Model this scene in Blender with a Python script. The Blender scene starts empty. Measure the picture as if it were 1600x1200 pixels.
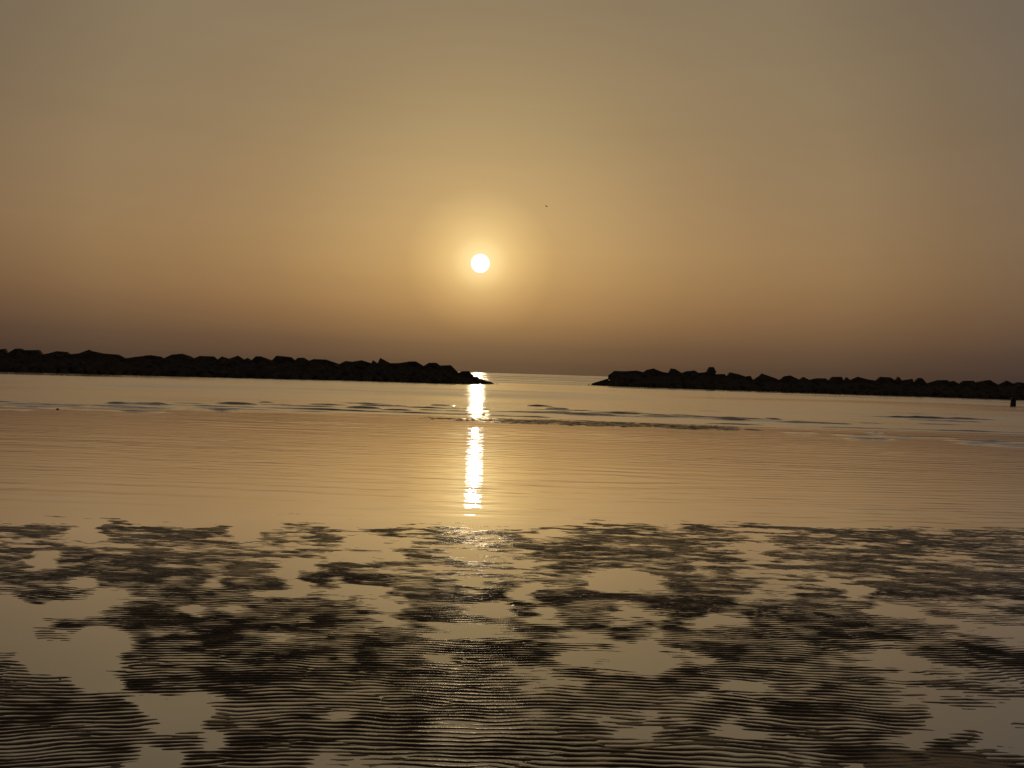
import bpy, bmesh, math, random
import numpy as np
from mathutils import Vector, Matrix

random.seed(7)
rng = np.random.default_rng(7)
scene = bpy.context.scene
COL = scene.collection

# ------------------------------------------------------------------ camera
F_PX, CX, CY = 1200.0, 800.0, 600.0          # focal length in photo pixels (1600 x 1200)
CAM_H = 1.55
PITCH = -math.atan(16.7 / F_PX)
ROLL = 0.031
cam_d = bpy.data.cameras.new('camera')
cam_d.sensor_width = 36.0
cam_d.lens = 36.0 * F_PX / 1600.0
cam_d.clip_start = 0.05
cam_d.clip_end = 40000.0
cam = bpy.data.objects.new('camera', cam_d)
COL.objects.link(cam)
cam_rot = Matrix.Rotation(math.pi / 2 + PITCH, 3, 'X') @ Matrix.Rotation(ROLL, 3, 'Z')
cam.rotation_euler = cam_rot.to_euler()
cam.location = (0, 0, CAM_H)
scene.camera = cam
CR = np.array(cam_rot)


def ray(px, py):
    d = np.array([(px - CX) / F_PX, -(py - CY) / F_PX, -1.0])
    d = CR @ d
    return d / np.linalg.norm(d)


def on_ground(px, py, z=0.0):
    d = ray(px, py)
    t = (z - CAM_H) / d[2]
    return np.array([0, 0, CAM_H]) + d * t


def at_depth(px, py, depth):
    d = ray(px, py)
    return np.array([0, 0, CAM_H]) + d * (depth / d[1])


def project(P):
    """world points (n,3) -> photo pixels"""
    q = (P - np.array([0, 0, CAM_H])) @ CR
    return CX + F_PX * q[:, 0] / -q[:, 2], CY - F_PX * q[:, 1] / -q[:, 2]


# ------------------------------------------------------------------ sky and sun
SUN_DIR = Vector(ray(750.5, 411.5))
sun_el = math.asin(SUN_DIR.z)
sun_az = math.atan2(SUN_DIR.x, SUN_DIR.y)

world = bpy.data.worlds.new('World')
scene.world = world
world.use_nodes = True
wt = world.node_tree
wt.nodes.clear()


def wn(kind, **kw):
    n = wt.nodes.new(kind)
    for k, v in kw.items():
        setattr(n, k, v)
    return n


def wmath(op, a, b=None, clamp=False):
    n = wn('ShaderNodeMath', operation=op, use_clamp=clamp)
    for i, v in enumerate((a, b)):
        if v is None:
            continue
        if isinstance(v, (int, float)):
            n.inputs[i].default_value = v
        else:
            wt.links.new(v, n.inputs[i])
    return n.outputs[0]


def wramp(fac, stops):
    n = wn('ShaderNodeValToRGB')
    el = n.color_ramp.elements
    while len(el) < len(stops):
        el.new(0.5)
    for e, (p, c) in zip(el, stops):
        e.position = p
    for e, (p, c) in zip(el, stops):
        e.position = p
        e.color = (*c, 1)
    n.color_ramp.interpolation = 'B_SPLINE' if False else 'LINEAR'
    wt.links.new(fac, n.inputs[0])
    return n.outputs[0]


def wmul(a, b, kind='MULTIPLY'):
    n = wn('ShaderNodeMix', data_type='RGBA', blend_type=kind)
    n.inputs[0].default_value = 1.0
    wt.links.new(a, n.inputs[6])
    wt.links.new(b, n.inputs[7])
    return n.outputs[2]


tc = wn('ShaderNodeTexCoord')
vn = wn('ShaderNodeVectorMath', operation='NORMALIZE')
wt.links.new(tc.outputs['Generated'], vn.inputs[0])
vd = wn('ShaderNodeVectorMath', operation='DOT_PRODUCT')
wt.links.new(vn.outputs[0], vd.inputs[0])
vd.inputs[1].default_value = SUN_DIR
theta = wmath('ARCCOSINE', wmath('MINIMUM', vd.outputs['Value'], 0.9999999))
sep = wn('ShaderNodeSeparateXYZ')
wt.links.new(vn.outputs[0], sep.inputs[0])
elev = wmath('ARCSINE', wmath('MAXIMUM', sep.outputs['Z'], 0.0))
# brightness and colour by distance from the sun (degrees); sqrt spreads the stops
fac_t = wmath('POWER', wmath('DIVIDE', theta, math.pi), 0.5)
R_STOPS = [(0, (.98, .84, .48)), (.7, (.97, .82, .44)), (1.4, (.87, .70, .34)), (2.2, (.73, .55, .25)),
           (3.5, (.60, .435, .19)), (5.5, (.472, .330, .146)), (10, (.402, .279, .130)), (15, (.335, .230, .112)),
           (20, (.297, .205, .106)), (26, (.274, .194, .104)), (32, (.218, .153, .088)), (40, (.162, .126, .091)),
           (50, (.125, .100, .077)), (70, (.085, .068, .052)), (110, (.05, .042, .034)), (180, (.036, .031, .028))]
rcol = wramp(fac_t, [(math.sqrt(d / 180.0), c) for d, c in R_STOPS])
fac_e = wmath('POWER', wmath('DIVIDE', elev, math.pi / 2), 0.5)
H_STOPS = [(0, (.30, .265, .31)), (.7, (.36, .30, .33)), (2, (.49, .40, .41)), (3.5, (.71, .565, .50)),
           (5, (.90, .725, .61)), (7, (1.06, .90, .75)), (9, (1.13, 1.0, .87)), (12, (1.10, 1.02, .96)),
           (18, (.99, 1.0, 1.02)), (26, (.885, .945, 1.06)), (45, (.70, .70, .70)), (90, (.5, .46, .42))]
hcol = wramp(fac_e, [(math.sqrt(d / 90.0), c) for d, c in H_STOPS])
haze_sky = wmul(rcol, hcol)
# faint large-scale unevenness of the dust veil
nz = wn('ShaderNodeTexNoise')
nz.inputs['Scale'].default_value = 2.2
nz.inputs['Detail'].default_value = 3
mp = wn('ShaderNodeMapping')
mp.inputs['Scale'].default_value = (1, 1, 5)
wt.links.new(vn.outputs[0], mp.inputs[0])
wt.links.new(mp.outputs[0], nz.inputs['Vector'])
nz_r = wramp(nz.outputs['Fac'], [(0.25, (.95, .95, .95)), (.75, (1.0, 1.0, 1.0))])
haze_sky = wmul(haze_sky, nz_r)
nz2 = wn('ShaderNodeTexNoise')
nz2.inputs['Scale'].default_value = 3.0
nz2.inputs['Detail'].default_value = 4
mp2 = wn('ShaderNodeMapping')
mp2.inputs['Scale'].default_value = (.7, .7, 13)
mp2.inputs['Location'].default_value = (3.1, 1.7, .4)
wt.links.new(vn.outputs[0], mp2.inputs[0])
wt.links.new(mp2.outputs[0], nz2.inputs['Vector'])
haze_sky = wmul(haze_sky, wramp(nz2.outputs['Fac'], [(0.3, (.982, .978, .975)), (.7, (1.01, 1.01, 1.01))]))
# the disc of the sun
disc = wmath('DIVIDE', wmath('SUBTRACT', math.radians(.675), theta), math.radians(.07), clamp=True)
disc_v = wmath('MULTIPLY', disc, 6.0)
cmb = wn('ShaderNodeCombineColor')
for i in range(3):
    wt.links.new(disc_v, cmb.inputs[i])
sky_total = wmul(haze_sky, cmb.outputs[0], 'ADD')
bg1 = wn('ShaderNodeBackground')
bg1.inputs['Strength'].default_value = 1.0
wt.links.new(sky_total, bg1.inputs['Color'])
nish = wn('ShaderNodeTexSky', sky_type='NISHITA')
nish.sun_disc = False
nish.sun_elevation = sun_el
nish.sun_rotation = sun_az
nish.altitude = 0
nish.air_density = 1.0
nish.dust_density = 10.0
nish.ozone_density = 1.0
bg2 = wn('ShaderNodeBackground')
bg2.inputs['Strength'].default_value = 0.001
wt.links.new(nish.outputs[0], bg2.inputs['Color'])
addsh = wn('ShaderNodeAddShader')
wt.links.new(bg1.outputs[0], addsh.inputs[0])
wt.links.new(bg2.outputs[0], addsh.inputs[1])
wo = wn('ShaderNodeOutputWorld')
wt.links.new(addsh.outputs[0], wo.inputs['Surface'])

sun_d = bpy.data.lights.new('sun', 'SUN')
sun_d.energy = 0.08
sun_d.color = (1.0, .74, .42)
sun_d.angle = math.radians(0.53)
sun = bpy.data.objects.new('sun', sun_d)
sun.rotation_euler = SUN_DIR.to_track_quat('Z', 'Y').to_euler()
sun.location = (0, 0, 30)
COL.objects.link(sun)

vs = scene.view_settings
vs.view_transform = 'Standard'
vs.look = 'None'
vs.exposure = 0.0
vs.gamma = 1.0
vs.use_curve_mapping = False
scene.cycles.use_denoising = True
scene.cycles.max_bounces = 5
scene.cycles.sample_clamp_indirect = 4.0


# ------------------------------------------------------------------ numpy noise
def _hash(ix, iy, seed):
    h = (ix.astype(np.int64) * 374761393 + iy.astype(np.int64) * 668265263 + seed * 1442695041) & 0xFFFFFFFF
    h = ((h ^ (h >> 13)) * 1274126177) & 0xFFFFFFFF
    h = h ^ (h >> 16)
    return (h & 0xFFFF) / 65535.0


def vnoise(x, y, seed=0):
    """smooth value noise in -1..1"""
    ix, iy = np.floor(x), np.floor(y)
    fx, fy = x - ix, y - iy
    ux = fx * fx * fx * (fx * (fx * 6 - 15) + 10)
    uy = fy * fy * fy * (fy * (fy * 6 - 15) + 10)
    a, b = _hash(ix, iy, seed), _hash(ix + 1, iy, seed)
    c, d = _hash(ix, iy + 1, seed), _hash(ix + 1, iy + 1, seed)
    return 2 * ((a * (1 - ux) + b * ux) * (1 - uy) + (c * (1 - ux) + d * ux) * uy) - 1


def fbm(x, y, seed=0, octv=4, gain=.5):
    s = np.zeros_like(x)
    a, t = 1.0, 0.0
    for o in range(octv):
        s += a * vnoise(x * 2 ** o + 17.3 * o, y * 2 ** o - 9.1 * o, seed + o * 31)
        t += a
        a *= gain
    return s / t


def sstep(e0, e1, v):
    t = np.clip((v - e0) / (e1 - e0), 0, 1)
    return t * t * (3 - 2 * t)


def grid_axis(parts):
    """parts: list of (start, stop, step)"""
    out = []
    for a, b, s in parts:
        n = max(1, int(round((b - a) / s)))
        out += list(a + (b - a) * np.arange(n) / n)
    out.append(parts[-1][1])
    return np.array(out)


def grow(a, b, s0, k):
    out, v, s = [], a, s0
    while v < b:
        out.append(v)
        v += s
        s *= k
    out.append(b)
    return np.array(out)


def grid_mesh(name, xs, ys, Z, attrs=None):
    nx, ny = len(xs), len(ys)
    X, Y = np.meshgrid(xs, ys)
    co = np.stack([X, Y, Z], -1).reshape(-1, 3).astype(np.float32)
    i = np.arange(nx - 1)[None, :] + nx * np.arange(ny - 1)[:, None]
    quads = np.stack([i, i + 1, i + 1 + nx, i + nx], -1).reshape(-1).astype(np.int32)
    nq = len(quads) // 4
    me = bpy.data.meshes.new(name)
    me.vertices.add(nx * ny)
    me.vertices.foreach_set('co', co.ravel())
    me.loops.add(nq * 4)
    me.loops.foreach_set('vertex_index', quads)
    me.polygons.add(nq)
    me.polygons.foreach_set('loop_start', np.arange(0, nq * 4, 4, dtype=np.int32))
    me.polygons.foreach_set('loop_total', np.full(nq, 4, dtype=np.int32))
    me.polygons.foreach_set('use_smooth', np.ones(nq, dtype=bool))
    me.update(calc_edges=True)
    for k, v in (attrs or {}).items():
        at = me.attributes.new(k, 'FLOAT', 'POINT')
        at.data.foreach_set('value', v.reshape(-1).astype(np.float32))
    return me


def link(name, me, mat=None, parent=None):
    o = bpy.data.objects.new(name, me)
    COL.objects.link(o)
    if mat is not None and me is not None and not me.materials:
        me.materials.append(mat)
    if parent is not None:
        o.parent = parent
    return o


def tag(o, label, cat, group=None):
    o['label'] = label
    o['category'] = cat
    if group:
        o['group'] = group


# ------------------------------------------------------------------ materials
def new_mat(name):
    m = bpy.data.materials.new(name)
    m.use_nodes = True
    nt = m.node_tree
    nt.nodes.clear()
    out = nt.nodes.new('ShaderNodeOutputMaterial')
    return m, nt, out


def nd(nt, kind, ins=None, **kw):
    n = nt.nodes.new(kind)
    for k, v in kw.items():
        setattr(n, k, v)
    for k, v in (ins or {}).items():
        if hasattr(v, 'is_linked') or hasattr(v, 'links'):
            nt.links.new(v, n.inputs[k])
        else:
            n.inputs[k].default_value = v
    return n


def ramp(nt, fac, stops):
    n = nt.nodes.new('ShaderNodeValToRGB')
    el = n.color_ramp.elements
    while len(el) < len(stops):
        el.new(.5)
    for e, (p, c) in zip(el, stops):
        e.position = p
        e.color = (*c, 1)
    nt.links.new(fac, n.inputs[0])
    return n.outputs[0]


def sand_material():
    m, nt, out = new_mat('wet_sand')
    g = nd(nt, 'ShaderNodeNewGeometry')
    n1 = nd(nt, 'ShaderNodeTexNoise', {'Vector': g.outputs['Position'], 'Scale': 1.3, 'Detail': 5.0})
    n2 = nd(nt, 'ShaderNodeTexNoise', {'Vector': g.outputs['Position'], 'Scale': 60.0, 'Detail': 4.0})
    n3 = nd(nt, 'ShaderNodeTexNoise', {'Vector': g.outputs['Position'], 'Scale': 420.0, 'Detail': 2.0})
    col = ramp(nt, n1.outputs['Fac'], [(.3, (.062, .049, .036)), (.7, (.108, .086, .064))])
    grain = ramp(nt, n3.outputs['Fac'], [(.3, (.75, .75, .75)), (.7, (1.15, 1.12, 1.1))])
    mx = nd(nt, 'ShaderNodeMix', data_type='RGBA', blend_type='MULTIPLY')
    mx.inputs[0].default_value = 1
    nt.links.new(col, mx.inputs[6])
    nt.links.new(grain, mx.inputs[7])
    b1 = nd(nt, 'ShaderNodeBump', {'Height': n2.outputs['Fac'], 'Strength': .35, 'Distance': .004})
    b2 = nd(nt, 'ShaderNodeBump', {'Height': n3.outputs['Fac'], 'Strength': .3, 'Distance': .0012,
                                   'Normal': b1.outputs[0]})
    p = nd(nt, 'ShaderNodeBsdfPrincipled', {'Base Color': mx.outputs[2], 'Roughness': .21, 'IOR': 1.34,
                                            'Normal': b2.outputs[0]})
    nt.links.new(p.outputs[0], out.inputs[0])
    return m


def water_material():
    m, nt, out = new_mat('water')
    g = nd(nt, 'ShaderNodeNewGeometry')
    chop = nd(nt, 'ShaderNodeAttribute', attribute_name='chop').outputs['Fac']
    mpa = nd(nt, 'ShaderNodeMapping', {'Vector': g.outputs['Position'], 'Scale': (.55, 3.2, 1.0)})
    n1 = nd(nt, 'ShaderNodeTexNoise', {'Vector': mpa.outputs[0], 'Scale': 2.1, 'Detail': 2.0, 'Roughness': .5})
    mpb = nd(nt, 'ShaderNodeMapping', {'Vector': g.outputs['Position'], 'Scale': (.35, 1.4, 1.0),
                                       'Rotation': (0, 0, .12)})
    n2 = nd(nt, 'ShaderNodeTexNoise', {'Vector': mpb.outputs[0], 'Scale': .8, 'Detail': 5.0, 'Roughness': .6})
    # chop 0 = mirror film in the sand pools, about .25 = sheltered pool, 1 = open sea
    d1 = nd(nt, 'ShaderNodeMath', {0: chop, 1: .022}, operation='MULTIPLY').outputs[0]
    b1 = nd(nt, 'ShaderNodeBump', {'Height': n1.outputs['Fac'], 'Strength': 1.0, 'Distance': d1})
    d2 = nd(nt, 'ShaderNodeMath', {0: nd(nt, 'ShaderNodeMath', {0: chop, 1: 2.0}, operation='POWER').outputs[0],
                                   1: .10}, operation='MULTIPLY').outputs[0]
    b2 = nd(nt, 'ShaderNodeBump', {'Height': n2.outputs['Fac'], 'Strength': 1.0, 'Distance': d2,
                                   'Normal': b1.outputs[0]})
    rough = nd(nt, 'ShaderNodeMath', {0: .010, 1: nd(nt, 'ShaderNodeMapRange', {
        'Value': chop, 'From Min': .42, 'From Max': 1.0, 'To Min': .010, 'To Max': .24},
        clamp=False).outputs[0]}, operation='MAXIMUM').outputs[0]
    fr = nd(nt, 'ShaderNodeFresnel', {'IOR': 1.33, 'Normal': b2.outputs[0]})
    fm = nd(nt, 'ShaderNodeMapRange', {'Value': fr.outputs[0], 'From Min': .05, 'From Max': .32,
                                       'To Min': .45, 'To Max': .96})
    dif = nd(nt, 'ShaderNodeBsdfDiffuse', {'Color': (.085, .062, .040, 1), 'Normal': b2.outputs[0]})
    gl = nd(nt, 'ShaderNodeBsdfGlossy', distribution='BECKMANN',
            ins={'Color': (.97, .97, .96, 1), 'Roughness': rough, 'Anisotropy': .75, 'Normal': b2.outputs[0],
                 'Tangent': nd(nt, 'ShaderNodeCombineXYZ', {0: 1.0, 1: 0.0, 2: 0.0}).outputs[0]})
    mix = nd(nt, 'ShaderNodeMixShader', {0: fm.outputs[0], 1: dif.outputs[0], 2: gl.outputs[0]})
    nt.links.new(mix.outputs[0], out.inputs[0])
    return m


def rock_material():
    m, nt, out = new_mat('breakwater_rock')
    g = nd(nt, 'ShaderNodeNewGeometry')
    oi = nd(nt, 'ShaderNodeObjectInfo')
    n1 = nd(nt, 'ShaderNodeTexNoise', {'Vector': g.outputs['Position'], 'Scale': 3.0, 'Detail': 6.0})
    c1 = ramp(nt, n1.outputs['Fac'], [(.3, (.065, .056, .048)), (.7, (.13, .113, .096))])
    c2 = ramp(nt, oi.outputs['Random'], [(0, (.7, .68, .66)), (1, (1.2, 1.15, 1.1))])
    mx = nd(nt, 'ShaderNodeMix', data_type='RGBA', blend_type='MULTIPLY')
    mx.inputs[0].default_value = 1
    nt.links.new(c1, mx.inputs[6])
    nt.links.new(c2, mx.inputs[7])
    b1 = nd(nt, 'ShaderNodeBump', {'Height': n1.outputs['Fac'], 'Strength': .6, 'Distance': .15})
    p = nd(nt, 'ShaderNodeBsdfPrincipled', {'Base Color': mx.outputs[2], 'Roughness': .85, 'Normal': b1.outputs[0]})
    p.inputs['Specular IOR Level'].default_value = .2
    nt.links.new(p.outputs[0], out.inputs[0])
    return m


def plain_material(name, c0, c1, scale, rough):
    m, nt, out = new_mat(name)
    tcn = nd(nt, 'ShaderNodeTexCoord')
    n1 = nd(nt, 'ShaderNodeTexNoise', {'Vector': tcn.outputs['Object'], 'Scale': scale, 'Detail': 4.0})
    c = ramp(nt, n1.outputs['Fac'], [(.3, c0), (.7, c1)])
    p = nd(nt, 'ShaderNodeBsdfPrincipled', {'Base Color': c, 'Roughness': rough})
    nt.links.new(p.outputs[0], out.inputs[0])
    return m


M_SAND = sand_material()
M_WATER = water_material()
M_ROCK = rock_material()
M_WOOD = plain_material('wet_wood', (.035, .018, .014), (.07, .035, .025), 9.0, .7)
M_IRON = plain_material('rusty_iron', (.05, .02, .012), (.09, .04, .02), 14.0, .7)
M_BIRD = plain_material('feathers', (.05, .045, .04), (.10, .09, .08), 20.0, .8)
M_PEBBLE = plain_material('pebble', (.06, .05, .04), (.12, .10, .08), 30.0, .5)

# ------------------------------------------------------------------ the tidal sand
# how far the sand stands out of the water (0 = deep pool, 7 = dry ridges), 40 columns x 21 rows of
# ground cells, row 0 farthest from the viewer
LEVELS = """
0000000000000000000000000000000000000000
0222300000022222200001133132344142111223
6650776550555345554544555556454555554566
5543447754535333454666566664435665556666
6156777655554322643556777775426666554466
6267776667414655455543554674654566746667
5541677626626366652646612365643424676566
1664146666314226655526776667633551466666
0001466252566432564161563466456665225544
0154677665466642433333553352366666432343
2641363466455445522343225353566665554222
0000165776466564465555442136466644246653
3000266777567355636663111043766643224666
6200355567747765665433532145666535312246
7752267567777567667622266464335353434554
5455514347777647776556565643446664322444
7767710146576257677546564365435665651321
7777630364667665534766656454266754552103
7776766526755466555666642266434576412511
7776535435664566666665566667664466436222
7776311666652345664455667777775353578734
""".strip().split('\n')
LEV = np.array([[int(c) for c in (r + '4' * 40)[:40]] for r in LEVELS], float)
LEV_Y0, LEV_DY, LEV_DX = 780.0, 20.0, 40.0


def level_at(px, py):
    u = np.clip(px / LEV_DX - .5, 0, 38.999)
    v = np.clip((py - LEV_Y0) / LEV_DY - .5, 0, 19.999)
    iu, iv = np.floor(u).astype(int), np.floor(v).astype(int)
    fu, fv = u - iu, v - iv
    fu = fu * fu * (3 - 2 * fu)
    fv = fv * fv * (3 - 2 * fv)
    return ((LEV[iv, iu] * (1 - fu) + LEV[iv, iu + 1] * fu) * (1 - fv)
            + (LEV[iv + 1, iu] * (1 - fu) + LEV[iv + 1, iu + 1] * fu) * fv)


gx = grid_axis([(-7.0, 7.0, .022)])
gxr = grow(7.02, 700.0, .05, 1.16)
sx = np.concatenate([-gxr[::-1], gx, gxr])
sy = np.concatenate([-grow(0.5, 60.0, .3, 1.3)[::-1], grid_axis([(-.4, 2.4, .1)]),
                     grid_axis([(2.41, 5.0, .0047), (5.0, 9.0, .0085)]),
                     grid_axis([(9.03, 21.0, .2), (21.0, 29.0, .04)]), grow(29.3, 2000.0, .6, 1.25)])
X, Y = np.meshgrid(sx, sy)
near = (Y > 1.5) & (Y < 12)
P = np.stack([X.ravel(), np.maximum(Y, 1.0).ravel(), np.zeros(X.size)], -1)
px, py = project(P)
px, py = px.reshape(X.shape), py.reshape(X.shape)
inside = sstep(-120, 10, px) * sstep(1720, 1590, px) * sstep(1330, 1215, py)
lev_out = 4.2 + 3.4 * fbm(X * .8, Y * 1.1, 5, 3)
warp_x = 34 * fbm(X * 2.6 + 1.2 * Y, Y * 5.0, 71, 4, .6)
warp_y = 12 * fbm(X * 2.6 + 1.2 * Y, Y * 5.0, 91, 4, .6)
lev = level_at(px + warp_x, py + warp_y) * inside + lev_out * (1 - inside)
lev += 2.6 * fbm(X * 2.8 + .9 * Y, Y * 7.5, 11, 5, .62) + 1.5 * sstep(4.6, 6.2, Y) * fbm(X * 3.0, Y * 13.0, 13, 3)
# seaward end of the flat: below water beyond ~8.2 m, uneven edge
edge = 8.15 + .35 * fbm(X * .9, Y * 0, 21, 3)
lev = lev * (1 - sstep(edge - .15, edge + .9, Y)) - 2.5 * sstep(edge, edge + .9, Y)
base = (lev - 3.7 - .55 * sstep(4.8, 6.0, Y)) * .0022
top = .0013 - .0005 * sstep(3.5, 4.2, Y) * sstep(5.4, 4.8, Y)
base = np.where(base > 0, top * np.tanh(base / top), base)
base += .0031 * fbm(X * 4.2 + 2.0 * Y, Y * 12.0, 15, 5, .66) + .0046 * sstep(4.6, 6.2, Y) * fbm(X * 3.4 + .8 * Y, Y * 12.0, 17, 5, .6)
# ripple field: crests run across the view, wandering and forking
lam = .064 + .010 * fbm(X * .35, Y * .5, 33, 2)
ph = (Y - .07 * X) / .0345 + 3.2 * vnoise(X * .22, Y * .35, 53) + 1.7 * fbm(X * 1.0, Y * 1.2, 41, 3)
pa = ph + .72 * fbm(X * 4.2, Y * 5.0, 47, 3)
pb = ph * .93 + 2.2 * vnoise(X * .5, Y * .5, 55) + .60 * fbm(X * 4.4, Y * 5.6, 57, 3) + 1.3 * X


def ripple(p):
    a_ = 2 * np.pi * (p - np.floor(p))
    return np.sin(a_) + .26 * np.sin(2 * a_ + .9) + .08 * np.sin(3 * a_)


mk = sstep(-.06, .06, fbm(X * 2.4, Y * 4.2, 59, 3))
rip = ripple(pa) * (1 - mk) + ripple(pb) * mk
amp = .0034 * (1 + .6 * fbm(X * 1.6, Y * 3.0, 61, 3) + .6 * fbm(X * 8, Y * 13, 63, 2))
amp = amp * (1 - .55 * sstep(4.9, 6.4, Y))
# flatter bed inside the pools and on the smooth hump in the right foreground
hump_c = on_ground(1490, 1215)
hump = np.exp(-(((X - hump_c[0]) / .30) ** 2 + ((Y - hump_c[1]) / .17) ** 2))
amp = amp * np.clip(.45 + lev * .13, .2, 1.1) * (1 - .9 * hump)
Z = base + amp * rip * (Y < 10) + .022 * hump
Z += (.0009 + .0012 * sstep(5, 6.5, Y)) * fbm(X * 11, Y * 24, 77, 3) * near
# the bed outside the flat
deep = sstep(8.6, 14, Y) * .06 + sstep(29, 60, Y) * .5 + sstep(60, 600, Y) * 6.0
Z = Z - deep
Z = np.where(Y < 1.5, Z + (1.5 - Y) * .004, Z)
# low bar of sand showing between the sheltered pool and the sea
bar_y = 25.2 + .6 * fbm(X * .12, X * 0, 83, 2) - .03 * (X - 2)
bar_w = np.clip(1.9 - .022 * (X - 3.2) ** 2, .3, None) * (1 + .35 * fbm(X * .5, X * 0 + 3, 85, 3))
bar_h = sstep(-8.6, -1.0, X) * sstep(12.0, 6.5, X)
bar = np.exp(-((Y - bar_y) / bar_w) ** 4) * bar_h
bar_n = fbm(X * 2.2, Y * 4.2, 87, 4)
barz = .077 * bar + bar * (.026 * bar_n + .013 * fbm(X * 6, Y * 7, 89, 3) + .012 * np.sin(2 * np.pi * (Y / .24 + .8 * fbm(X * .5, Y * .8, 88, 3))))
Z = np.where((Y > 21) & (Y < 29), Z + barz, Z)
sand = link('sand_flat', grid_mesh('sand_flat', sx, sy, Z), M_SAND)
sand['kind'] = 'structure'

# ------------------------------------------------------------------ the water
wxs = grid_axis([(-26.0, -7.0, .16), (-7.0, 7.0, .07), (7.0, 26.0, .16)])
wgr = grow(26.2, 6500.0, .4, 1.22)
wx = np.concatenate([-wgr[::-1], wxs, wgr])
wy = np.concatenate([-grow(.5, 60, .5, 1.5)[::-1], grid_axis([(0.0, 7.4, .5), (7.4, 8.0, .04), (8.0, 20.0, .04), (20.0, 40.0, .032)]),
                     grow(40.1, 7000.0, .2, 1.03)])
X, Y = np.meshgrid(wx, wy)
pool_m = sstep(7.5, 8.8, Y) * sstep(27.0, 22.0, Y)
sea_edge = 24.6 + .8 * fbm(X * .1, Y * 0, 101, 2)
sea_m = sstep(0, 2.5, Y - sea_edge)
Z = np.zeros_like(X)
# long, low ripples on the sheltered pool
for (wl, ax, am, sd) in ((.34, .05, .0013, 1), (.55, -.04, .0018, 2), (.95, .09, .0018, 3), (.25, -.10, .0011, 4)):
    env = np.clip(.14 + 1.5 * fbm(X * .16, Y * .35, 110 + sd, 3), .05, 1.2)
    p_ = (Y + ax * X) / wl + .9 * fbm(X * .22, Y * .55, 130 + sd, 3) + .22 * fbm(X * 2.6, Y * 2.2, 135 + sd, 2)
    Z += am * env * np.sin(2 * np.pi * p_) * pool_m
# open-sea swell lines
for (wl, ax, am, sd) in ((1.1, .05, .006, 5), (2.3, -.03, .010, 6), (.6, .12, .0028, 7)):
    env = np.clip(.4 + 1.4 * fbm(X * .07, Y * .16, 140 + sd, 3), 0, 1.3)
    p_ = (Y + ax * X) / wl + 1.1 * fbm(X * .09, Y * .3, 150 + sd, 3)
    Z += am * env * np.sin(2 * np.pi * p_) * sea_m * sstep(120, 50, Y)
# little wavelets running up the bar: (pixel x0, x1, y, height in px) measured on the ground
WAVELETS = [(-40, 60, 629, 2.0), (40, 118, 631, 2.4), (165, 258, 632, 4.0), (250, 335, 630.5, 2.0),
            (335, 405, 631.5, 3.4), (0, 110, 636, 1.4), (120, 360, 638, 1.2), (402, 428, 629, 1.4),
            (400, 470, 633, 1.6), (478, 548, 633, 2.4), (438, 480, 638, 1.6), (540, 596, 638, 3.0),
            (590, 645, 641, 1.6), (672, 708, 634, 3.4), (655, 742, 642, 2.4), (700, 765, 639, 1.6),
            (822, 865, 635, 2.0), (850, 890, 640, 4.0), (790, 950, 645.5, 1.6), (915, 1030, 646.5, 2.4),
            (1050, 1205, 653, 2.6), (1090, 1130, 643, 1.2), (1195, 1222, 655, 2.4), (1205, 1335, 661, 2.0),
            (1340, 1380, 662, 1.6), (1340, 1565, 653.5, 3.2), (1415, 1535, 658, 3.0), (1225, 1280, 676, 1.6),
            (1360, 1378, 676, 1.0), (1480, 1610, 690, 2.2), (1500, 1560, 694, 1.2), (-10, 50, 640, 1.0),
            (330, 380, 641.5, 1.2), (760, 860, 651, 1.4), (560, 640, 634.5, 1.2), (1240, 1320, 668, 1.0), (-40, 300, 634, .9), (180, 560, 636.5, 1.0), (420, 800, 644, 1.0),
            (760, 1120, 648, 1.1), (980, 1300, 656, 1.0), (1250, 1640, 672, .8), (1300, 1500, 682, .9),
            (300, 520, 640.5, 1.0), (60, 260, 641, .8), (820, 1010, 642, .8), (-20, 140, 631.5, 1.2), (100, 200, 634, 1.4), (260, 420, 634.5, 1.4),
            (430, 560, 635.5, 1.3), (600, 720, 637, 1.3), (640, 800, 646.5, 1.4), (880, 1000, 650, 1.2),
            (1000, 1100, 649.5, 1.5), (1120, 1260, 658, 1.3), (1380, 1600, 649, 1.1), (1430, 1520, 664, 1.2),
            (1100, 1200, 663, 1.2), (1320, 1400, 686, 1.2), (1540, 1640, 698, 1.4), (500, 620, 630.5, 1.0)]
for k, (x0, x1, yy, hp) in enumerate(WAVELETS):
    a, b = on_ground(x0, yy + .031 * (x0 - (x0 + x1) / 2)), on_ground(x1, yy + .031 * (x1 - (x0 + x1) / 2))
    xc, hw = (a[0] + b[0]) / 2, (b[0] - a[0]) / 2
    yc = (a[1] + b[1]) / 2
    h = max(hp, 1.75 + .25 * math.sin(k * 2.3)) * yc / F_PX * 1.15
    t = (X - xc) / hw
    sel = (np.abs(t) < 1.3) & (np.abs(Y - yc) < 3)
    if not sel.any():
        continue
    tt = t[sel]
    yl = Y[sel] - yc - .10 * hw * .3 * vnoise(tt * 1.7 + k * 5, tt * 0, 170 + k) - .04 * vnoise(tt * 6 + k, tt * 0, 190 + k)
    lenf = np.clip(1 - tt ** 2, 0, 1) ** .4 * np.clip(.72 + .55 * fbm(tt * hw * 1.0 + 3 * k, tt * 0 + k, 210 + k, 3), .2, 1.4)
    front, back = max(h * .9, .06), max(h * 6.0, .35)
    prof = np.where(yl < 0, np.exp(-(yl / front) ** 2), np.exp(-(yl / back) ** 2))
    Z[sel] += h * lenf * prof
chop = np.zeros_like(X)
chop += .36 * pool_m * (.75 + .5 * fbm(X * .15, Y * .35, 160, 2))
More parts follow.
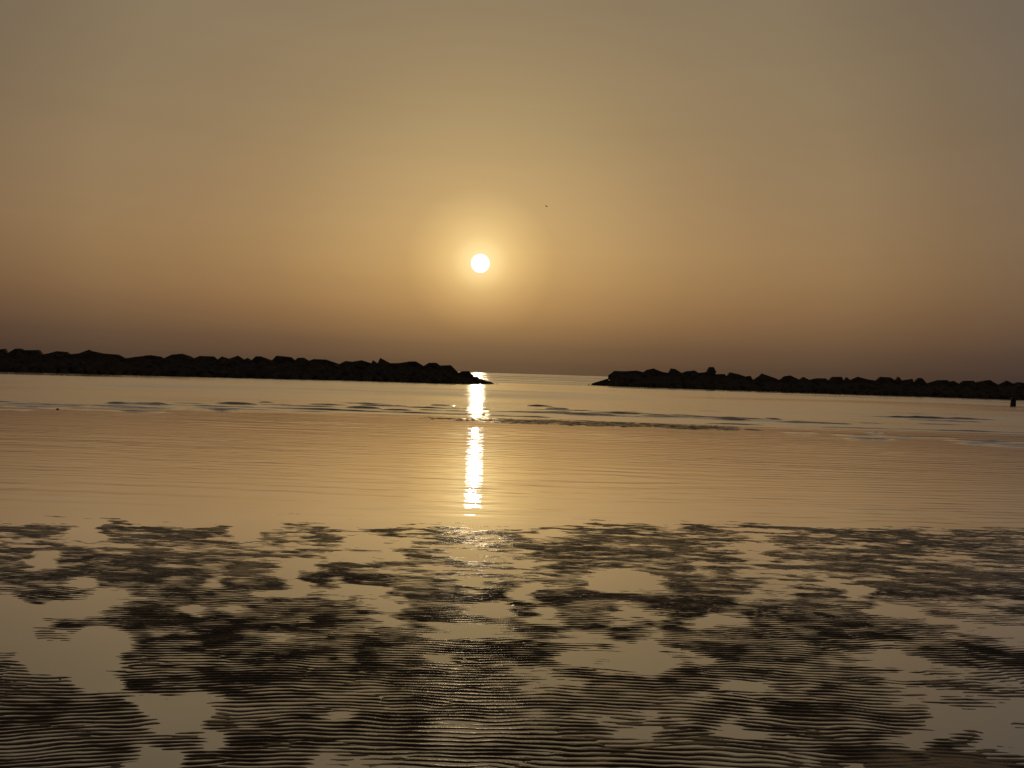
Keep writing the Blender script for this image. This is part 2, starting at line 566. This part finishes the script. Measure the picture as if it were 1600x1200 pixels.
chop = np.maximum(chop, sea_m * (.80 + .25 * fbm(X * .05, Y * .12, 161, 3)))
chop = chop + sstep(105, 150, Y) * (.25 + .6 * fbm(X * .012, Y * .05, 162, 4))
sea = link('sea_water', grid_mesh('sea_water', wx, wy, Z, {'chop': chop}), M_WATER)
sea['kind'] = 'structure'

# ------------------------------------------------------------------ breakwaters of piled boulders
ROCK_MESHES = []
for k in range(16):
    r = random.Random(100 + k)
    bm = bmesh.new()
    pts = []
    n = 12
    for i in range(n):
        zz = 1 - 2 * (i + .5) / n
        rad = math.sqrt(1 - zz * zz)
        a = i * 2.39996 + r.uniform(-.35, .35)
        p = Vector((rad * math.cos(a), rad * math.sin(a), zz))
        # push towards a blocky, quarried shape
        mxc = max(abs(p.x), abs(p.y), abs(p.z))
        p = p.lerp(p / mxc, r.uniform(.0, .7)) * r.uniform(.78, 1.14)
        bm.verts.new(p * .5)
    res = bmesh.ops.convex_hull(bm, input=bm.verts)
    loose = [v for v in bm.verts if not v.link_faces]
    bmesh.ops.delete(bm, geom=loose, context='VERTS')
    me = bpy.data.meshes.new('boulder')
    bm.to_mesh(me)
    bm.free()
    me.materials.append(M_ROCK)
    co = np.array([v.co for v in me.vertices])
    ROCK_MESHES.append((me, co))

PROFILE_A = [(-60, 545), (-40, 547), (-30, 542), (-8, 547), (0, 546), (8, 545), (12, 551), (20, 549), (25, 545), (33, 545),
             (38, 547), (62, 547), (66, 553), (80, 551), (90, 549), (106, 550), (109, 553), (125, 552), (140, 547),
             (150, 551), (170, 553), (185, 554), (197, 559), (215, 557), (235, 555), (252, 557), (256, 559),
             (270, 554), (285, 553), (297, 556), (303, 559), (312, 556), (335, 557), (340, 561), (347, 557),
             (358, 560), (372, 556), (382, 561), (387, 559), (393, 562), (400, 557), (408, 557), (415, 560),
             (425, 562), (432, 556), (455, 558), (461, 562), (465, 559), (475, 559), (483, 563), (490, 561),
             (510, 562), (530, 568), (540, 564), (550, 565), (565, 563), (580, 567), (583, 563), (590, 567), (594, 560),
             (600, 564), (610, 567), (625, 567), (640, 565), (650, 565), (662, 571), (670, 567), (682, 567), (688, 571),
             (704, 571), (712, 580), (715, 583), (722, 580), (732, 580), (738, 587), (750, 592), (760, 597), (768, 600)]
PROFILE_B = [(926, 602), (928, 598), (938, 595), (950, 592), (953, 585), (960, 580), (975, 580), (995, 579), (1005, 581),
             (1010, 578), (1022, 576), (1030, 580), (1045, 582), (1048, 576), (1055, 577), (1065, 582), (1072, 580),
             (1085, 579), (1092, 582), (1105, 581), (1108, 574), (1115, 574), (1117, 584), (1132, 584), (1135, 587),
             (1140, 582), (1155, 585), (1165, 588), (1172, 587), (1176, 593), (1185, 588), (1190, 584), (1200, 587),
             (1210, 590), (1218, 593), (1225, 588), (1235, 587), (1245, 591), (1248, 593), (1255, 589), (1264, 593),
             (1275, 591), (1290, 591), (1294, 594), (1300, 589), (1315, 589), (1318, 595), (1322, 589), (1328, 593),
             (1340, 589), (1353, 592), (1368, 594), (1375, 589), (1392, 590), (1398, 594), (1403, 589), (1408, 594),
             (1425, 592), (1427, 597), (1434, 591), (1440, 591), (1448, 598), (1465, 594), (1480, 594), (1483, 596),
             (1490, 595), (1498, 599), (1505, 595), (1520, 595), (1523, 597), (1545, 594), (1560, 600), (1573, 595),
             (1583, 599), (1590, 597), (1600, 598), (1612, 600), (1625, 597), (1640, 602), (1660, 599)]


def breakwater(label, profile, toe_a, toe_b, seed):
    """toe_a, toe_b: pixels where the foot of the mound meets the water"""
    r = random.Random(seed)
    A, B = on_ground(*toe_a)[:2], on_ground(*toe_b)[:2]
    D = (B - A) / np.linalg.norm(B - A)
    N = np.array([-D[1], D[0]])
    if N[1] < 0:
        N = -N
    SET = 2.6                                 # crest line behind the toe line
    C0 = A + N * SET
    root = link('breakwater', None)
    root.location = (*((A + B) / 2 + N * SET), 0)
    tag(root, label, 'breakwater', 'rock breakwaters off the beach')
    org = np.array(root.location)

    def crest_point(pxx, pyy):
        d = ray(pxx, pyy)
        # the ray's footprint meets the crest line
        M = np.array([[d[0], -D[0]], [d[1], -D[1]]])
        t, s = np.linalg.solve(M, C0)
        return s, CAM_H + d[2] * t
    prof = sorted(crest_point(*p) for p in profile)
    ps, pz = np.array([p[0] for p in prof]), np.array([p[1] for p in prof])
    trend = np.array([np.interp(np.linspace(v - 2.2, v + 2.2, 15), ps, pz).mean() for v in ps])
    pz = pz + .18 * np.clip(pz - trend, -.35, .35) * sstep(.8, 1.8, trend)   # sharpen the notches between stones
    pz = np.maximum(pz, .15)

    def height(s):
        return float(np.interp(s, ps, pz))
    smooth_s = np.linspace(ps[0], ps[-1], 160)
    raw = np.interp(smooth_s, ps, pz)
    low = np.array([raw[max(0, i - 2):i + 3].min() for i in range(160)])

    def low_h(s):
        return float(np.interp(s, smooth_s, low))

    count = 0

    def put(s, off, ztop, sx_, sy_, sz_, seedrot=True):
        """a boulder whose highest point is ztop"""
        nonlocal count
        me, co = r.choice(ROCK_MESHES)
        R = Matrix.Rotation(r.uniform(-.5, .5), 3, 'X') @ Matrix.Rotation(r.uniform(-.5, .5), 3, 'Y') \
            @ Matrix.Rotation(r.choice((0, math.pi / 2, math.pi, -math.pi / 2)) + r.uniform(-.3, .3), 3, 'Z')
        yaw = Matrix.Rotation(math.atan2(D[1], D[0]), 3, 'Z')
        S = Matrix.Diagonal((sx_, sy_, sz_))
        T = yaw @ S @ R
        zmax = (co @ np.array(T).T)[:, 2].max()
        o = bpy.data.objects.new('boulder', me)
        COL.objects.link(o)
        o.parent = root
        pos = A + D * s + N * (SET + off)
        m4 = T.to_4x4()
        m4.translation = Vector((*(pos - org[:2]), ztop - zmax))
        o.matrix_local = m4
        count += 1

    # cap stones: one for every hump of the outline, each with its own shape
    cuts = [0] + [i for i in range(1, len(ps) - 1) if pz[i] <= pz[i - 1] and pz[i] < pz[i + 1]] + [len(ps) - 1]
    yaw_m = Matrix.Rotation(math.atan2(D[1], D[0]), 4, 'Z')
    for a_, b_ in zip(cuts[:-1], cuts[1:]):
        s0, s1 = ps[a_], ps[b_]
        w = s1 - s0
        nn = max(1, int(round(w / 1.15)))
        for q in range(nn):
            u0, u1 = s0 + w * q / nn, s0 + w * (q + 1) / nn
            sm = sorted({u0, u1} | {float(v) for v in ps if u0 < v < u1})
            pts = [(v, height(v)) for v in sm]
            sc, zm = (u0 + u1) / 2, max(p[1] for p in pts)
            dep = r.uniform(.5, .8)
            bm = bmesh.new()
            for (v, z) in pts:
                for yy in (-dep * r.uniform(.35, .8), dep * r.uniform(.35, .8)):
                    bm.verts.new((v - sc + r.uniform(-.05, .05), yy, z - zm - r.uniform(0, .12)))
                bm.verts.new((v - sc, r.uniform(-.2, .2), z - zm))
            for sx_ in (-1, 1):
                for yy in (-1, 1):
                    bm.verts.new((sx_ * ((u1 - u0) * .5 + r.uniform(.0, .16)), yy * dep * r.uniform(.8, 1.1),
                                  -zm * .5 + r.uniform(-.3, .1) if zm < 1.4 else -r.uniform(.75, 1.15)))
                    bm.verts.new((sx_ * (u1 - u0) * .4, yy * dep * .8, -min(1.5, zm + .3)))
            bmesh.ops.convex_hull(bm, input=bm.verts)
            bmesh.ops.delete(bm, geom=[v for v in bm.verts if not v.link_faces], context='VERTS')
            me = bpy.data.meshes.new('boulder')
            bm.to_mesh(me)
            bm.free()
            me.materials.append(M_ROCK)
            o = bpy.data.objects.new('boulder', me)
            COL.objects.link(o)
            o.parent = root
            pos = A + D * sc + N * SET
            m4 = yaw_m.copy()
            m4.translation = Vector((*(pos - org[:2]), zm))
            o.matrix_local = m4
            count += 1
    # rows behind and in front of the crest, down to the water
    L = ps[-1] - ps[0]
    for off, fr, size, step in ((-.45, .94, 1.3, 1.5), (-1.15, .62, 1.35, 1.5), (-1.95, .38, 1.35, 1.5), (-2.6, .17, 1.2, 1.45),
                                (1.1, .985, 1.5, 1.8)):
        s = ps[0] + r.uniform(0, .8)
        while s < ps[-1]:
            hh = low_h(s)
            if hh > .3:
                k = r.uniform(.65, 1.25) * size * (0.55 + .45 * min(1, hh / 2.0))
                zt = hh * fr + r.uniform(-.14, .14) + (.12 if off < -2 else 0)
                offs = off * (0.35 + .65 * min(1, hh / 2.2)) + r.uniform(-.15, .15)
                put(s, offs, min(zt, hh - .02), k * r.uniform(.95, 1.3), k, k * r.uniform(.8, 1.05))
            s += step * r.uniform(.85, 1.15)
    # loose stones tumbled off the end at the gap
    tip, sg = (ps[-1], -1) if abs(ps[-1]) > abs(ps[0]) and profile[0][0] < 0 else (ps[0], 1)
    for ds, of, zt, k in ((.1, -.3, .22, .7), (.75, -.8, .42, .8), (1.3, .2, .62, .9), (1.9, -.9, .6, 1.0),
                          (2.4, -.3, .95, 1.0), (-.7, .1, .10, .5)):
        put(tip + sg * ds, of, zt, k * 1.25, k, k * .95)
    # packed smaller stone inside the mound
    n = 60
    ss = np.linspace(ps[0] + .4, ps[-1] - .4, n)
    vs_, fs = [], []
    for i, s in enumerate(ss):
        hh = low_h(s)
        w = 0.35 + .65 * min(1, hh / 2.2)
        sec = [(-2.5 * w, -.6), (-2.2 * w, .18 * hh), (-.7 * w, .80 * hh), (.5 * w, .93 * hh), (1.6 * w, .6 * hh), (3.6 * w, -.6)]
        for (of, zz) in sec:
            jit = r.uniform(-.08, .08)
            p = A + D * s + N * (SET + of + jit) - org[:2]
            vs_.append((p[0], p[1], zz + (jit if zz > 0 else 0)))
    for i in range(n - 1):
        for j in range(5):
            q = i * 6 + j
            fs.append((q, q + 6, q + 7, q + 1))
    fs.append(tuple(range(5, -1, -1)))
    fs.append(tuple(range((n - 1) * 6, n * 6)))
    me = bpy.data.meshes.new('rubble_core')
    me.from_pydata(vs_, [], fs)
    me.update()
    link('rubble_core', me, M_ROCK, root)
    print('BOULDERS', count)
    return root


bw_a = breakwater('long dark boulder breakwater left of the gap, ending below the sun', PROFILE_A, (0, 579.5), (768, 600.5), 3)
bw_b = breakwater('dark boulder breakwater right of the gap, running out of frame', PROFILE_B, (926, 602.5), (1600, 624.5), 4)


# ------------------------------------------------------------------ small things
def lathe(name, prof, seg=14, mat=None, parent=None, wob=0.0):
    vs_, fs = [], []
    for (rad, z) in prof:
        for i in range(seg):
            a = 2 * math.pi * i / seg
            k = 1 + wob * math.sin(3 * a + z * 4) + wob * .6 * math.sin(5 * a - z * 7)
            vs_.append((rad * k * math.cos(a), rad * k * math.sin(a), z))
    for j in range(len(prof) - 1):
        for i in range(seg):
            fs.append((j * seg + i, j * seg + (i + 1) % seg, (j + 1) * seg + (i + 1) % seg, (j + 1) * seg + i))
    fs.append(tuple(range(seg - 1, -1, -1)))
    fs.append(tuple(range((len(prof) - 1) * seg, len(prof) * seg)))
    me = bpy.data.meshes.new(name)
    me.from_pydata(vs_, [], fs)
    for p in me.polygons:
        p.use_smooth = len(p.vertices) == 4
    me.update()
    return link(name, me, mat, parent)


g = on_ground(1583, 633.8)
post = link('mooring_post', None)
post.location = (g[0], g[1], 0)
tag(post, 'short dark post standing in the water before the right breakwater', 'post')
lathe('pile', [(.245, -.9), (.24, 0), (.225, .2), (.205, .45), (.20, .66), (.19, .74), (.12, .77)], 14, M_WOOD, post, .04)
lathe('collar', [(.222, .46), (.236, .47), (.236, .54), (.218, .55)], 14, M_IRON, post)

# gull, far off above the gap
bp = at_depth(854, 322.5, 160.0)
bm = bmesh.new()
secs = [(-.30, .012, .0), (-.22, .035, .0), (-.10, .062, .0), (.02, .072, -.005), (.13, .055, .0), (.18, .040, .012),
        (.225, .042, .022), (.255, .028, .020), (.30, .006, .012)]
rings = []
for (yy, rad, zc) in secs:
    rings.append([bm.verts.new((rad * math.cos(a), yy, zc + rad * .9 * math.sin(a)))
                  for a in [2 * math.pi * i / 8 for i in range(8)]])
for r0, r1 in zip(rings[:-1], rings[1:]):
    for i in range(8):
        bm.faces.new((r0[i], r0[(i + 1) % 8], r1[(i + 1) % 8], r1[i]))
bm.faces.new(rings[0][::-1])
bm.faces.new(rings[-1])
me = bpy.data.meshes.new('bird')
bm.to_mesh(me)
bm.free()
bird = link('bird', None)
bird.location = bp
bird.rotation_euler = (0, .12, 1.1)
tag(bird, 'tiny dark bird flying in the hazy sky above right of the sun', 'bird')
body = link('body', me, M_BIRD, bird)
for sgn in (-1, 1):
    st = [(.05, .00, .02, .20, .022), (.25, .04, .11, .17, .016), (.42, .01, .12, .12, .011), (.60, -.07, .08, .05, .006)]
    vs_, fs = [], []
    for (xx, yc, zz, ch, th) in st:
        xx *= sgn
        vs_ += [(xx, yc + ch / 2, zz), (xx, yc, zz + th), (xx, yc - ch / 2, zz), (xx, yc, zz - th * .4)]
    for i in range(3):
        for j in range(4):
            fs.append((i * 4 + j, i * 4 + (j + 1) % 4, i * 4 + 4 + (j + 1) % 4, i * 4 + 4 + j))
    fs += [(0, 1, 2, 3), (12, 13, 14, 15)]
    me = bpy.data.meshes.new('wing')
    me.from_pydata(vs_, [], fs)
    me.update()
    link('wing', me, M_BIRD, bird)


def pebble(pxx, pyy, size, label, seed):
    gpt = on_ground(pxx, pyy)
    me = ROCK_MESHES[seed % 16][0].copy()
    me.name = 'pebble'
    me.materials.clear()
    o = link('pebble', me, M_PEBBLE)
    o.location = (gpt[0], gpt[1], size * .12)
    o.scale = (size * 1.5, size, size * .6)
    o.rotation_euler = (.1, .05, seed)
    tag(o, label, 'pebble')


pebble(90, 639.5, .075, 'small dark stone at far left edge of the still water', 3)
pebble(94, 1061, .010, 'tiny dark pebble lying in the left foreground pool', 5)
